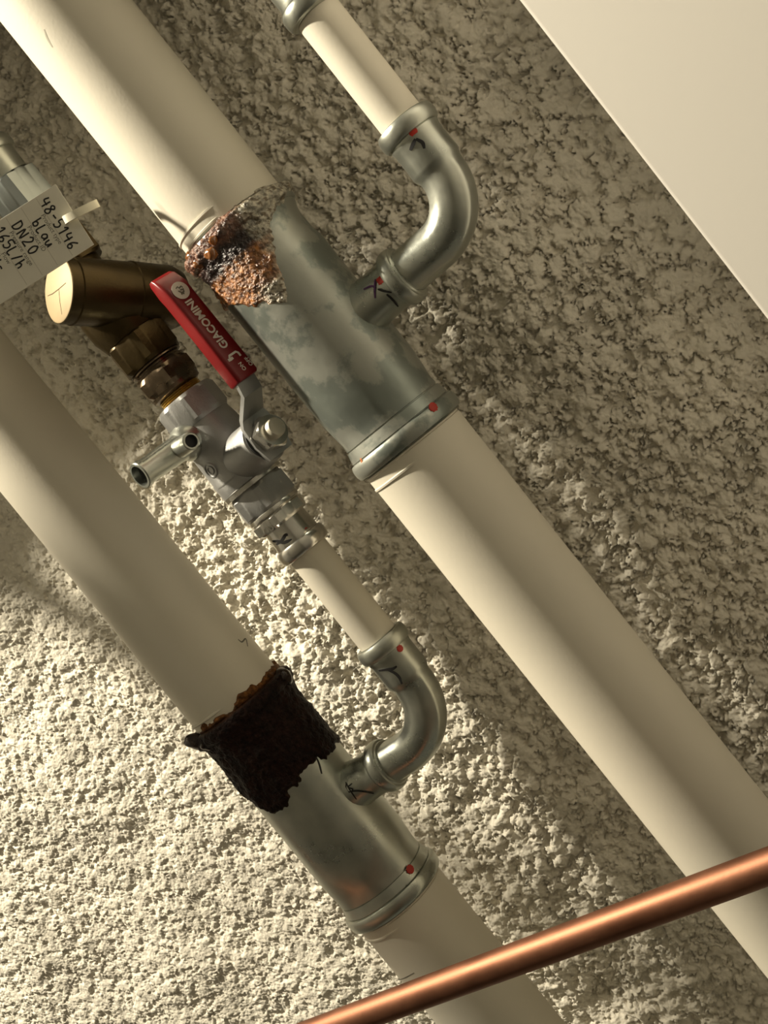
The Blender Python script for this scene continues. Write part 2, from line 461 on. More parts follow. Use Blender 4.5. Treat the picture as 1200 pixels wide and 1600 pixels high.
def cut_edge(parent, xa, xb, z, sgn):
    # the slit rim of plastic coating beside a press socket
    prof = [(0, 27.9), (0.3, 28.5), (1.1, 28.55), (1.5, 28.05), (abs(xb-xa)-1.6, 28.1), (abs(xb-xa)-1.1, 28.7), (abs(xb-xa)-0.2, 28.6), (abs(xb-xa), 27.9)]
    def rf(t, a):
        # only slit on the lower, outward half
        k = math.cos(a-math.radians(62*sgn)); return 1.0 if k > 0.35 else (0.975 if k < 0.2 else 0.975+0.025*(k-0.2)/0.15)
    build('coating_rim', lathe(V(xa, HY, z), X*sgn, prof, n=96, e=V(0, -1, 0), rfun=rf), 'coat', parent, label='cut rim of the cream coating')
cut_edge(p1, UX0-1, UX0-8, ZU, -1)
cut_edge(p2, UX1, UX1+8, ZU, 1)
cut_edge(p3, LX0-1, LX0-6, ZL, -1)
cut_edge(p4, LX1, LX1+7, ZL, 1)
build('pencil_line', mark_on_cyl([[(619, 1532), (632, 1528), (647, 1520)]], V(0, HY, ZL), X, 28, 0.5), 'print_grey', p4, label='thin dark scratch line')
build('scuff', mark_on_cyl([[(69, 46), (74, 60), (82, 74)]], V(0, HY, ZU), X, 28, 1.0, lift=0.05), 'rule', p1, label='pale grey scuff')
build('scuff', mark_on_cyl([[(372, 999), (378, 1003), (384, 998), (387, 1010)]], V(0, HY, ZL), X, 28, 0.9, lift=0.05), M['print_grey'], p3, label='small brown smudge')

# ================================================================== press tees
def facet(a, n=6): return 1-math.cos(math.pi/n)/math.cos((a % (2*math.pi/n))-math.pi/n)
TEE_L = UX1-UX0
def viewdir(o):
    v = CAM-o; v = v-X*(v@X); return v/np.linalg.norm(v)
def tee_prof(L):
    p = [(0, 27.2), (0.5, 29.5)] + bead_prof(0.6, 8.5, 29.6, 31.4) + [(10.5, 29.2), (13, 28.9), (16, 28.4), (23, 28.5), (27, 29.0), (34, 29.0)]
    p += [(L-40, 29.0), (L-30, 29.0), (L-26, 28.9), (L-20, 28.3), (L-16.0, 28.3), (L-15.8, 27.7), (L-15.3, 27.7), (L-15.1, 28.6), (L-13, 28.9), (L-9.6, 29.5), (L-9.4, 29.0), (L-9.1, 29.0)]
    p += bead_prof(L-9.0, L-0.6, 29.4, 31.6) + [(L-0.4, 29.6), (L, 27.2)]
    return p
def make_tee(x0, L, z, label, m_):
    o = V(x0, HY, z)
    t = thing('press_tee', label, 'pipe tee', o)
    def rf(tt, a):
        k = 0.0
        if L-34 < tt < L-11: k = 0.22*math.sin(math.pi*(tt-(L-34))/23)
        elif 12 < tt < 30: k = 0.2
        return 1-k*facet(a+0.35)
    prof = []
    base = tee_prof(L)
    for (a, r), (b, r2) in zip(base[:-1], base[1:]):
        k = max(1, int((b-a)/2.5))
        for i in range(k): prof.append((a+(b-a)*i/k, r+(r2-r)*i/k))
    prof.append(base[-1])
    build('body', lathe(o, X, prof, n=120, rfun=rf), m_, t)
    xb = x0+L*0.53
    bo = V(xb, HY, z)
    bp = [(14, 13.6), (24, 13.6), (28, 13.2), (31, 12.8), (34, 12.6), (38, 12.5), (43, 12.5), (43.4, 12.7)] + bead_prof(46, 53.5, 12.9, 14.9) + [(54.2, 12.4), (54.4, 11.3), (52, 11.2)]
    br = build('branch_socket', lathe(bo, V(0, 0, 1), bp, n=72), 'zinc', t)
    return t, xb, br
TU, XBU, brU = make_tee(UX0, TEE_L, ZU, 'galvanised pipe tee with orange flaking rust, beside the red lever', 'zinc_stained')
TL, XBL, brL = make_tee(LX0, LX1-LX0, ZL, 'galvanised pipe tee with near-black rust, nearer the bottom edge', 'zinc')
OU, OL = V(0, HY, ZU), V(0, HY, ZL)
build('red_dot', dot_on_cyl(677, 636, OU, X, 31.6, 2.4, lift=0.3), 'red_dot', TU, label='painted red dot')
build('red_dot', dot_on_cyl(641, 1358, OL, X, 29.3, 2.5), 'red_dot', TL, label='painted red dot')
build('paint_mark', mark_on_cyl([[(564, 716), (567, 726), (566, 733)]], OU, X, 30.6, 1.5, lift=0.3), 'orange_mark', TU, label='orange paint stroke')
build('pen_mark', mark_on_cyl([[(494, 1182), (499, 1194), (503, 1209)]], OL, X, 29.2, 0.9), 'ink', TL, label='short black pen line')
BOU, BOL, ZAX = V(XBU, HY, 0), V(XBL, HY, 0), V(0, 0, 1)
build('red_square', dot_on_cyl(594, 438, BOU, ZAX, 12.9, 2.2, sq=True), 'red_dot', brU, label='painted red square')
build('pen_cross', mark_on_cyl([[(586, 436), (585, 450), (586, 466)], [(568, 452), (580, 447), (587, 450)]], BOU, ZAX, 12.9, 0.9), 'ink_purple', brU, label='purple pen cross')
build('pen_mark', mark_on_cyl([[(590, 452), (600, 455), (612, 457)], [(604, 460), (612, 467), (622, 479)]], BOU, ZAX, 12.9, 1.0), 'ink', brU, label='black pen strokes')
build('pen_mark', mark_on_cyl([[(528, 1229), (542, 1237), (558, 1236), (584, 1240)], [(540, 1222), (546, 1233), (552, 1242), (557, 1249)], [(550, 1224), (544, 1230), (551, 1233), (548, 1238)], [(541, 1222), (541, 1232), (546, 1239)]], BOL, ZAX, 12.95, 0.8), 'ink', brL, label='black pen scribble')

# ------------------------------------------------------------------ rust crusts
def crust(name, parent, x0, z, L, table, material, thick, colour, pre=3.0, seed=0.0, label=None, amp=1.0, low_edge=0.0):
    o = V(x0, HY, z); d, e1, _ = basis(X, viewdir(o)); e2 = np.cross(e1, X); e2 *= 1 if e2[2] > 0 else -1
    nt_, nx_ = 200, 130
    prof = tee_prof(L); pt = [p[0] for p in prof]; pr = [p[1] for p in prof]
    tn = [a for a, b in table]; te = [b for a, b in table]
    xmax = max(te)+10
    vs_, cols = [], []
    for i in range(nx_):
        x = -pre-4+(xmax+pre+4)*i/(nx_-1)
        base = 28.0 if x < 0 else float(np.interp(x, pt, pr))
        for k in range(nt_):
            a = 2*math.pi*k/nt_; sgn = math.sin(a); front = math.cos(a) > 0
            ext = float(np.interp(sgn, tn, te)) if front else float(np.interp(math.copysign(1, sgn), tn, te))*(0.55+0.45*abs(sgn))
            dr = e1*math.cos(a)+e2*math.sin(a)
            q = (o+X*x+dr*30)
            wob = 3.2*noise3(q+seed, 0.12)+1.6*noise3(q+seed, 0.35)
            e_hi = ext+wob-x
            e_lo = x+pre+1.2*wob+low_edge*(noise3(q+seed+9, 0.07)*3.5-max(0, -sgn-0.3)*4.5)
            m_ = min(e_hi, e_lo*1.6)
            f = max(0.0, min(1.0, m_/3.5)); f = f*f*(3-2*f)
            nz = noise3(q+seed, 0.10)*1.2+noise3(q+seed, 0.25)*0.9+noise3(q+seed, 0.6)*0.55+noise3(q+seed, 1.3)*0.32
            th = thick*(0.9+0.35*noise3(q+seed, 0.05))+nz*amp
            th = max(th, 0.35)
            ridge = 0.0
            r = base+f*th - (1-f)*0.9
            vs_.append(o+X*x+dr*r); cols.append(colour(x, sgn, q, nz, m_))
    fs = []
    for i in range(nx_-1):
        for k in range(nt_):
            k2 = (k+1) % nt_; fs.append([i*nt_+k, i*nt_+k2, (i+1)*nt_+k2, (i+1)*nt_+k])
    ob = build(name, (vs_, fs), material, parent, smooth=75, label=label)
    at = ob.data.color_attributes.new('rust', 'FLOAT_COLOR', 'POINT')
    at.data.foreach_set('color', np.array([(*c, 1) for c in cols], np.float32).reshape(-1))
    return ob
mix = lambda a, b, t: tuple(x*(1-t)+y*t for x, y in zip(a, b))
def col_up(x, sg, q, nz, m_):
    n1 = noise3(q+40, 0.16)*0.5+0.5; n2 = noise3(q+80, 0.5)*0.5+0.5; n3 = noise3(q+120, 1.1)*0.5+0.5
    c = mix((0.10, 0.030, 0.018), (0.60, 0.25, 0.06), max(0, min(1, n2*0.9+n3*0.8-0.45)))         # golden flakes
    if x < 18:                                                                                    # brown rim at the joint
        c = mix((0.10, 0.040, 0.026), (0.36, 0.19, 0.12), max(0, min(1, n2*0.8+n3*0.7-0.45)))
    dark = max(0, 1-abs(x-14-6*(n1-0.5))/6.5)*max(0, min(1, (0.35-sg)/0.3))
    c = mix(c, (0.020, 0.008, 0.006), min(1, dark*1.8))
    wt = max(0, min(1, (sg-0.02)/0.22+(n1-0.5)*2.2))
    if x > 34: wt = max(wt, min(1, (x-34)/5)*max(0, min(1, (sg+0.5)/0.2)))
    c = mix(c, (0.50, 0.47, 0.38) if n2+0.4*n3 > 0.62 else (0.15, 0.12, 0.075), wt*0.9)
    return c
def col_lo(x, sg, q, nz, m_):
    n1 = noise3(q+40, 0.12)*0.5+0.5; n2 = noise3(q+80, 0.5)*0.5+0.5
    c = mix((0.006, 0.004, 0.0035), (0.026, 0.009, 0.006), n1*0.7+n2*0.4-0.1)
    if x < 1.0: c = mix(c, (0.24, 0.095, 0.022), max(0, min(1, (1.0-x)/3))*(0.3+0.7*n2))
    if m_ < 2.0: c = mix(c, (0.06, 0.035, 0.02), 0.5)
    return c
ku = 1/3.18; kl = 1/2.8
tabU = [(-1.0, 98*ku), (-0.72, 124*ku), (-0.37, 146*ku), (-0.15, 166*ku), (0.02, 140*ku), (0.18, 92*ku), (0.4, 56*ku), (0.7, 38*ku), (1.0, 26*ku)]
tabL = [(-1.0, 126*kl), (-0.93, 150*kl), (-0.8, 166*kl), (-0.53, 170*kl), (-0.36, 158*kl), (0.1, 143*kl), (0.57, 146*kl), (0.84, 152*kl), (1.0, 150*kl)]
crU = crust('rust_crust', TU, UX0, ZU, TEE_L, tabU, 'crust_orange', 1.0, col_up, pre=1.0, seed=3.0, label='orange-brown flaking rust crust with white lime', amp=1.1)
crL = crust('rust_crust', TL, LX0, ZL, LX1-LX0, tabL, 'crust_dark', 1.6, col_lo, pre=4.5, seed=17.0, label='near-black lumpy rust crust', amp=0.8, low_edge=1.0)
def lump(px, py, dep_o, r, parent, m_, name, label, seed, stretch=None):
    p = at_depth(px, py, dep_o)
    bm = bmesh.new(); bmesh.ops.create_icosphere(bm, subdivisions=3, radius=1)
    vs_ = []
    for v in bm.verts:
        c = V(*v.co); k = 1+0.30*noise3(c*1.3+seed, 1.0)
        c = c*k*r
        if stretch is not None: c = c+np.asarray(stretch)*(c@np.asarray(stretch))*0.6
        vs_.append(p+c)
    bm.verts.index_update(); fs = [[v.index for v in f.verts] for f in bm.faces]; bm.free()
    return build(name, (vs_, fs), m_, parent, smooth=80, label=label)
du = (V(UX0, HY, ZU)-CAM)@FWD; dl = (V(LX0, HY, ZL)-CAM)@FWD
lump(303, 401, du-10, 3.8, crU, 'resin', 'rust_drop', 'glossy amber drop at the pipe joint', 1.0)
lump(312, 411, du-14, 3.2, crU, 'resin', 'rust_drop', 'small glossy amber drop', 5.0)
lump(333, 376, du-30, 2.2, crU, 'resin', 'rust_drop', 'small glossy brown bead', 9.0)
lump(330, 396, du-31, 3.0, crU, 'resin', 'rust_drop', 'orange translucent flake', 12.0)
lump(308, 1158, dl-8, 4.6, crL, 'tar', 'rust_drop', 'dark hanging rust drop', 21.0, stretch=(-0.5, 0, -0.85))
lump(324, 1162, dl-14, 4.2, crL, 'tar', 'rust_drop', 'dark rust lump', 24.0)
lump(337, 1148, dl-20, 3.8, crL, 'tar', 'rust_drop', 'glossy dark rust lump', 27.0)
lump(441, 1060, dl-8, 6.2, crL, 'tar', 'rust_drop', 'dark rust lump at the top of the joint', 31.0)

# ================================================================== small pipes, bends, couplings
RB = 33.0
def make_elbow(label, xb, z_s, x_bead0, z_main):
    t = thing('press_elbow', label, 'pipe elbow', V(xb, HY, z_main+46))
    xs, rs = [], []
    xa = xb-RB                                     # end of the straight leg
    xbead = x_bead0
    def add(x, r): xs.append(V(x, HY, z_s)); rs.append(r)
    add(xbead+0.4, 11.4); 
    for tt, r in [(0, 12.6)]+bead_prof(0.2, 8.6, 12.9, 15.2)+[(9.4, 13.1), (11, 12.8), (18, 12.7), (24, 12.9), (25.5, 12.5), (27.5, 11.4)]:
        add(xbead+tt, r)
    n0 = len(xs)
    start = max(xa, xbead+29.0)
    rb = min(RB, xb-start)
    start = xb-rb
    k = 28
    for i in range(k+1):
        a = math.pi/2*i/k
        xs.append(V(xb-rb+rb*math.sin(a), HY, z_s-rb+rb*math.cos(a))); rs.append(11.2)
    zb = z_main+47
    for z in np.linspace(z_s-rb-2, zb, 5): xs.append(V(xb, HY, z)); rs.append(11.2)
    def rf(i, a):
        if i < n0: return 1-0.12*facet(a) if 11 < i < n0-2 else 1.0
        return 1+0.035*math.exp(-(((a-math.radians(305)+math.pi) % (2*math.pi)-math.pi)/0.16)**2)+0.02*math.exp(-(((a-math.radians(60)+math.pi) % (2*math.pi)-math.pi)/0.14)**2)
    build('bend', sweep(xs, rs, V(0, -1, 0), n=64, rfun=rf), 'zinc', t)
    return t
EU = make_elbow('galvanised pipe elbow rising from the orange-rusted tee', XBU, ZUS, xus(531), ZU)
EL = make_elbow('galvanised pipe elbow rising from the dark-rusted tee', XBL, ZLS, xls(1150), ZL)
OUS, OLS = V(0, HY, ZUS), V(0, HY, ZLS)
build('red_square', dot_on_cyl(644, 204, OUS, X, 13.0, 2.5, sq=True), 'red_dot', EU, label='painted red square')
build('pen_tick', mark_on_cyl([[(649, 217), (645, 226), (641, 235)], [(650, 217), (660, 223), (663, 232)]], OUS, X, 12.9, 1.7), 'ink', EU, label='black pen tick')
build('red_dot', dot_on_cyl(625, 1013, OLS, X, 13.1, 1.9), 'red_dot', EL, label='painted red dot')
build('pen_tick', mark_on_cyl([[(592, 1048), (606, 1046), (614, 1045), (620, 1041)], [(606, 1047), (617, 1052), (624, 1059), (628, 1069)]], OLS, X, 12.8, 1.5), 'ink', EL, label='black pen tick')

def small_pipe(label, x0, x1, z, r=10.9):
    return build('coated_pipe', lathe(V(x0, HY, z), X, [((x1-x0)*i/12, r) for i in range(13)], n=64), 'coat', base=(x0, HY, z), label=label, cat='pipe')
small_pipe('thin cream-coated pipe at the top, between the cut-off coupling and the elbow', xus(300), xus(531)+10, ZUS)
small_pipe('thin cream-coated pipe between the ball valve and the lower elbow', xls(945), xls(1150)+10, ZLS, 11.2)
small_pipe('thin cream-coated pipe end behind the paper tag at the left edge', PIER_X-6, xls(175), ZLS, 11.0)

def sleeve_prof(L):
    return [(0, 11.2), (0.2, 12.6)]+bead_prof(0.4, 8.4, 12.8, 14.9)+[(9.2, 12.9), (11, 12.5), (L, 12.4), (L+0.2, 11)]
def coupling(label, x_end, z):
    t = thing('press_coupling', label, 'pipe coupling', V(x_end-60, HY, z))
    build('sleeve', lathe(V(x_end, HY, z), -X, sleeve_prof(60), n=64), 'zinc', t)
    build('pipe_stub', lathe(V(PIER_X-6, HY, z), X, [(0, 10.9), (x_end-50-PIER_X, 10.9)], n=48), 'coat', t, label='cream-coated pipe stub')
    return t
coupling('galvanised coupling at the very top, left end of the upper thin pipe', xus(319), ZUS)
def adapter(label, s_bead, s_hex0, s_hex1, sgn, seed):
    # press sleeve, hexagon and shoulder ring
    xb_, xh0, xh1 = xls(s_bead), xls(s_hex0), xls(s_hex1)
    t = thing('press_adapter', label, 'pipe fitting', V(min(xb_, xh1), HY, ZLS))
    d = X*sgn
    L = abs(xh0-xb_)+1
    mt = 'bright' if seed == 1 else 'zinc'  # the adapter behind the tag gets darker metal in place of shade
    build('sleeve', lathe(V(xb_, HY, ZLS), d, sleeve_prof(L), n=64), mt, t)
    h = abs(xh1-xh0)
    hx = build('hexagon', hexa(V(xh0, HY, ZLS), d, 0, h, 16.8, twist=0.45), ('bright' if seed == 1 else 'shaded'), t, smooth=22)
    build('shoulder_ring', lathe(V(xh1, HY, ZLS), d, [(-0.5, 14.6), (0.2, 15), (2.2, 15), (2.8, 14.4)], n=64), 'bright', t)
    return t, hx
AD, hexAD = adapter('bright press adapter with red dot, between ball valve and thin pipe', 976, 918, 896, -1, 1)
build('red_dot', dot_on_cyl(481, 829, OLS, X, 12.6, 1.9), 'red_dot', AD, label='painted red dot')
build('pen_mark', mark_on_cyl([[(426, 846), (436, 846), (444, 848), (456, 843)], [(432, 851), (440, 845), (446, 836), (450, 836)], [(443, 848), (450, 846), (458, 848)]], OLS, X, 12.6, 1.7), 'ink', AD, label='black pen scribble')
build('stamped_mark', mark_on_cyl([[(412, 828), (413, 833)], [(416, 824), (420, 829), (417, 832)], [(423, 821), (427, 825), (424, 829), (421, 825)]], OLS, X, 15.2, 0.6, lift=0.3), 'bright', hexAD, label='small stamped characters')
AD2, hexAD2 = adapter('bright press adapter half hidden behind the paper tag at the left edge', 168, 236, 300, 1, 2)

# ================================================================== ball valve
def xz(s): return xls(s)
BV = thing('ball_valve', 'nickel-plated ball valve with red lever and drain spout', 'valve', V(xz(840), HY, ZLS))
def lx(s0, prof_s, m_, name, parent, n=64, label=None):
    x0 = xz(s0)
    return build(name, lathe(V(x0, HY, ZLS), X, [(xz(s)-x0, r) for s, r in prof_s], n=n), m_, parent, label=label)
body = lx(700, [(700, 13), (702, 15.2), (722, 15.6), (735, 16.4), (760, 17.0), (806, 17.2), (808, 17.6), (834, 17.4), (836, 16.6)], 'chrome', 'body', BV)
lx(835, [(835, 16), (836, 17.7), (843, 17.7), (845, 16)], 'bright', 'seam_ring', BV, label='thin polished seam ring')
build('outlet_hexagon', hexa(V(xz(845), HY, ZLS), X, 0, xz(888)-xz(845), 17.9, ch=1.6, twist=0.45), 'chrome', BV, smooth=22)
lx(887, [(887, 15.2), (889, 15.6), (894, 15.6), (896, 14.5)], 'bright', 'end_ring', BV)
build('inlet_hexagon', hexa(V(xz(668), HY, ZLS), X, 0, xz(716)-xz(668), 17.4, ch=2.0, n=8, twist=0.3), 'chrome', BV, smooth=22)
# stem, boss and nut: tilted up towards the viewer
SD = V(0, -math.cos(math.radians(63)), math.sin(math.radians(63))); PD = V(0, -math.sin(math.radians(63)), -math.cos(math.radians(63)))
so = V(xz(801), HY, ZLS)
build('stem_boss', lathe(so, SD, [(8, 13.5), (18, 13.0), (24, 12.6), (33, 12.4), (35, 11.8), (35.6, 10.5)], n=56), 'chrome', BV)
build('gland_ring', lathe(so, SD, [(35, 10.6), (35.5, 11.0), (36.6, 11.0), (37, 10.2)], n=56), 'black', BV, label='black gland seal')
nut = build('stem_nut', hexa(so, SD, 38.8, 46, 9.4, ch=1.2, e=X, twist=0.2), 'bright', BV, smooth=22)
build('stem_end', lathe(so, SD, [(45, 5.0), (49.5, 5.0), (50.3, 4.5)], n=32), 'stem', nut, label='flat round stem end')
# lever
xg1 = x_of_s(699, -120, -32); xg0 = x_of_s(484, -120, -32)
def strap(pts, half_w, th):
    # bent flat bar: pts = (x, height along SD), width along PD
    vs_, fs = [], []
    for i, (x, h) in enumerate(pts):
        a = pts[max(i-1, 0)]; b = pts[min(i+1, len(pts)-1)]
        tx, th_ = b[0]-a[0], b[1]-a[1]; L_ = math.hypot(tx, th_); nx_, nh = -th_/L_, tx/L_
        for sg in (-1, 1):
            for q in (-1, 1):
                w_ = half_w[i] if isinstance(half_w, (list, tuple)) else half_w
                vs_.append(V(x, HY, ZLS)+SD*h+PD*w_*sg+(X*nx_+SD*nh)*th*q/2)
    for i in range(len(pts)-1):
        a, b = 4*i, 4*i+4
        for j, k in ((0, 1), (1, 3), (3, 2), (2, 0)): fs.append([a+j, a+k, b+k, b+j])
    fs.append([0, 1, 3, 2]); e_ = 4*(len(pts)-1); fs.append([e_, e_+2, e_+3, e_+1])
    return vs_, fs
lever = build('lever', strap([(so[0]+11, 37.8), (so[0]+2, 37.8), (so[0]-9, 37.8), (so[0]-13, 39.5), (xg1+6, 52), (xg1+1, 53.5), (xg1-30, 54), (xg0+12, 54)], [8, 10, 9, 7.5, 6.2, 6, 6, 6], 2.4), 'chrome', BV, smooth=25, label='flat bent steel lever arm')
Lg = xg1-xg0
gc = V((xg0+xg1)/2, HY, ZLS)+SD*54
def grip():
    # moulded sleeve, slightly narrower at the free end, with a sloped tip
    secs = [(0, 6.6, 4.6), (1, 7.2, 5.2), (Lg*0.5, 7.0, 5.1), (Lg-14, 7.0, 5.0), (Lg-9, 7.4, 4.9), (Lg-2, 7.0, 3.2), (Lg, 6.2, 1.8)]
    vs_, fs = [], []; n = 32
    for tt, hw, hh in secs:
        for k in range(n):
            a = 2*math.pi*k/n; ca, sa = math.cos(a), math.sin(a)
            u = hw*math.copysign(abs(ca)**0.32, ca); v_ = hh*math.copysign(abs(sa)**0.32, sa)
            drop = -(5.1-hh)*0.75 if tt > Lg*0.6 else 0
            vs_.append(V(xg1-tt, HY, ZLS)+SD*(54+v_+drop)+PD*u)
    for i in range(len(secs)-1):
        for k in range(n): k2 = (k+1) % n; fs.append([i*n+k, i*n+k2, (i+1)*n+k2, (i+1)*n+k])
    fs.append(list(range(n))[::-1]); b0 = (len(secs)-1)*n; fs.append([b0+k for k in range(n)])
    return vs_, fs
GR = build('grip', grip(), 'red', lever, smooth=40, label='red plastic lever grip')
def text_geo(txt, size, o, ux, uy, nrm, spacing=1.0, extr=0.12, bold=0.0, sx=1.0):
    c = bpy.data.curves.new('t', 'FONT'); c.body = txt; c.size = size; c.space_character = spacing
    c.align_x = 'CENTER'; c.align_y = 'CENTER'; c.extrude = extr; c.offset = bold; c.resolution_u = 3
    ob = bpy.data.objects.new('t', c); COL.objects.link(ob)
    dg = bpy.context.evaluated_depsgraph_get(); me = bpy.data.meshes.new_from_object(ob.evaluated_get(dg))
    vs_ = [np.asarray(o, float)+ux*v.co.x*sx+uy*v.co.y+nrm*v.co.z for v in me.vertices]
    fs = [list(p.vertices) for p in me.polygons]
    bpy.data.objects.remove(ob); bpy.data.meshes.remove(me); bpy.data.curves.remove(c)
    return vs_, fs
top = 54+5.16
gpt = lambda f, w_: V(xg1-Lg*f, HY, ZLS)+SD*top+PD*w_          # fraction along the grip from the pivot end
uxg, uyg = -X, PD
build('lettering', text_geo('GIACOMINI', 6.0, gpt(0.495, 0.2), uxg, uyg, SD, spacing=1.0, bold=0.17, sx=0.93), 'white_print', GR, label='white maker lettering')
build('lettering', text_geo('ON', 2.9, gpt(0.085, -0.2), uxg, uyg, SD, bold=0.05), 'white_print', GR, smooth=None)
build('lettering', text_geo('OFF', 2.9, gpt(0.09, -5.0), uxg, uyg, SD, bold=0.05), 'white_print', GR, smooth=None)
def arrow():
    P = lambda a, b: V(xg1-Lg*0.185-a, HY, ZLS)+SD*(top+0.02)+PD*b
    pts = [P(-3.4, -0.6), P(-1.2, -0.6), P(0.4, -0.6), P(1.5, -0.2), P(1.5, 0.6)]
    a = ribbon([P(-1, 2.6), P(0.4, 2.6), P(1.2, 2.0), P(1.2, 0), P(1.2, -2.4), P(0.2, -3.2), P(-1.8, -3.2)], [SD]*7, 1.1, lift=0.13, taper=False)
    b = ribbon([P(-0.4, 4.2), P(-0.6, 2.6), P(-0.4, 1.0)], [SD]*3, 1.4, lift=0.13, taper=False)
    return join(a, b)
build('turn_arrow', arrow(), 'white_print', GR, label='white bent arrow')
def disc(c, r, n=32, th=0.12, nrm=SD, u=X, v_=PD):
    vs_ = [c+u*r*math.cos(2*math.pi*k/n)+v_*r*math.sin(2*math.pi*k/n)+nrm*l for l in (0, th) for k in range(n)]
    fs = [[k, (k+1) % n, n+(k+1) % n, n+k] for k in range(n)]+[list(range(n))[::-1], [n+k for k in range(n)]]
    return vs_, fs
lc = gpt(0.81, 0.2)
em = build('emblem', disc(lc, 4.6), 'white_print', GR, label='white round emblem')
P = lambda a, b: lc-X*a+PD*b+SD*0.12
build('emblem_mark', join(
    ribbon([P(-1.9, 1.2), P(-1.2, -1.0), P(-0.2, -1.6), P(0.2, 0.2)], [SD]*4, 1.1, lift=0.1),
    ribbon([P(-2.4, -0.4), P(-0.8, 0.6), P(0.3, 1.4)], [SD]*3, 0.9, lift=0.1),
    ribbon([P(0.6, -1.9), P(1.6, -1.7), P(1.2, 0.0), P(2.2, 0.2), P(1.8, 1.6)], [SD]*5, 0.8, lift=0.1)), 'print_grey', em)
# drain spout
do = V(xz(729), HY, ZLS); DD = V(0, -0.90, -0.43); DD /= np.linalg.norm(DD)
DR = build('drain_spout', lathe(do, DD, [(8, 10.4), (15, 10.0), (19, 9.2), (21, 7.6), (22, 7.0), (46, 6.6), (46.4, 7.2), (49, 7.2), (49.6, 6.7), (49.6, 5.5), (44, 5.3)], n=40), 'zinc', BV, label='grey tubular drain spout')
build('spout_hole', lathe(do, DD, [(43, 5.3), (45.5, 5.45)], n=32), 'black', DR, label='dark open end')
nb = do+DD*24; ne = at_depth(299, 689, (nb-CAM)@FWD-19); ND = ne-nb; nl = np.linalg.norm(ND); ND /= nl
NP = build('drain_nipple', lathe(nb, ND, [(0, 5.0), (nl-12, 4.9), (nl-10, 4.3), (nl-9.8, 4.9), (nl-7, 4.3), (nl-6.8, 4.9), (nl-4, 4.4), (nl-3.8, 4.9), (nl-0.4, 4.6), (nl, 4.1), (nl, 3.3), (nl-4, 3.2)], n=32), 'zinc', DR, label='ribbed drain nipple')
build('nipple_hole', lathe(nb, ND, [(nl-4.2, 3.2), (nl-2.2, 3.35)], n=24), 'black', DR, label='dark open end')
build('emblem_ring', join(*[lathe(*(lambda h: (h[0], h[1]))(hit_cyl(329, 735, OLS, X, 17.1)), [(-0.6, r-0.45), (0.35, r-0.35), (0.35, r+0.35), (-0.6, r+0.45)], n=28) for r in (3.9, 2.0)]), 'chrome', BV, label='raised round maker mark')
build('chevron_seam', mark_on_cyl([[(341, 764), (362, 748), (388, 724), (398, 712)]], OLS, X, 17.5, 0.9, lift=0.2), 'chrome', BV)

# ================================================================== dark nipple and thread
NPL = thing('threaded_nipple', 'dark tarnished hexagon nipple between ball valve and brass valve', 'pipe fitting', V(xz(640), HY, ZLS))
xh = xz(612)
build('hexagon', hexa(V(xh, HY, ZLS), X, 0, xz(646)-xh, 17.2, ch=2.2, twist=0.45), 'dark_brass', NPL, smooth=22)
lx(596, [(592, 12), (596, 14.6), (601, 15.0), (603, 13.4), (606, 13.2), (608, 14.8), (613, 14.4)], 'dark_brass', 'neck_ring', NPL)
lx(644, [(644, 13), (646, 14.4), (652, 14.2), (655, 12.5)], 'dark_brass', 'shoulder', NPL)
def thr():
    prof = []
    s = 652.0
    for i in range(7):
        prof += [(s, 11.0), (s+1.6, 12.2)]; s += 3.2
    return prof
lx(652, thr(), 'thread', 'thread', NPL, label='bright brass thread')

# ================================================================== brass balancing valve
BR = thing('brass_valve', 'tarnished brass valve with bright cut end plug, under the paper tag', 'valve', V(xz(505), HY, ZLS))
build('hexagon', hexa(V(xz(542), HY, ZLS), X, 0, xz(597)-xz(542), 18.4, ch=2.0, twist=0.45), 'brass', BR, smooth=22)
lx(405, [(405, 11), (408, 12.0), (424, 12.0), (436, 14.0), (455, 17.4), (490, 19.0), (520, 18.8), (545, 16.5)], 'brass', 'body', BR)
build('neck_hexagon', hexa(V(xz(330), HY, ZLS), X, 0, xz(408)-xz(330), 17.0, ch=1.5, twist=0.45), 'brass', BR, smooth=22)
lx(296, [(296, 11), (298, 12.6), (330, 12.6), (333, 11)], 'dark_brass', 'neck', BR)
PDIR = V(-0.486, -0.826, -0.287); PDIR /= np.linalg.norm(PDIR)
pend = at_depth(93, 454, 632.0)
plen = 52.0
pbase = pend-PDIR*plen
plug = build('plug_housing', lathe(pbase, PDIR, [(-17, 6), (-16, 11), (-13, 15.0), (-8, 17.0), (10, 17.4), (14, 17.6), (14.6, 17.1), (38, 17.0), (46, 17.0), (46.6, 16.4), (plen, 16.4), (plen+0.3, 16.0)], n=64), 'brass', BR)
build('plug_face', lathe(pend, PDIR, [(-0.6, 16.1), (0.4, 16.0), (0.7, 15.4)], n=64), 'brass_face', plug, label='bright round machined end face')
fu = np.cross(PDIR, V(0, 0, 1)); fu /= np.linalg.norm(fu); fv = np.cross(fu, PDIR)
FP = lambda a, b: pend+PDIR*0.7+fu*a+fv*b
build('scratch', join(ribbon([FP(-3, 9), FP(0, 1), FP(3, -6), FP(6, -11)], [PDIR]*4, 0.5, lift=0.08), ribbon([FP(0, 1), FP(-6, -2), FP(-12, -4)], [PDIR]*3, 0.4, lift=0.08)), 'brass', plug, label='thin scratches')

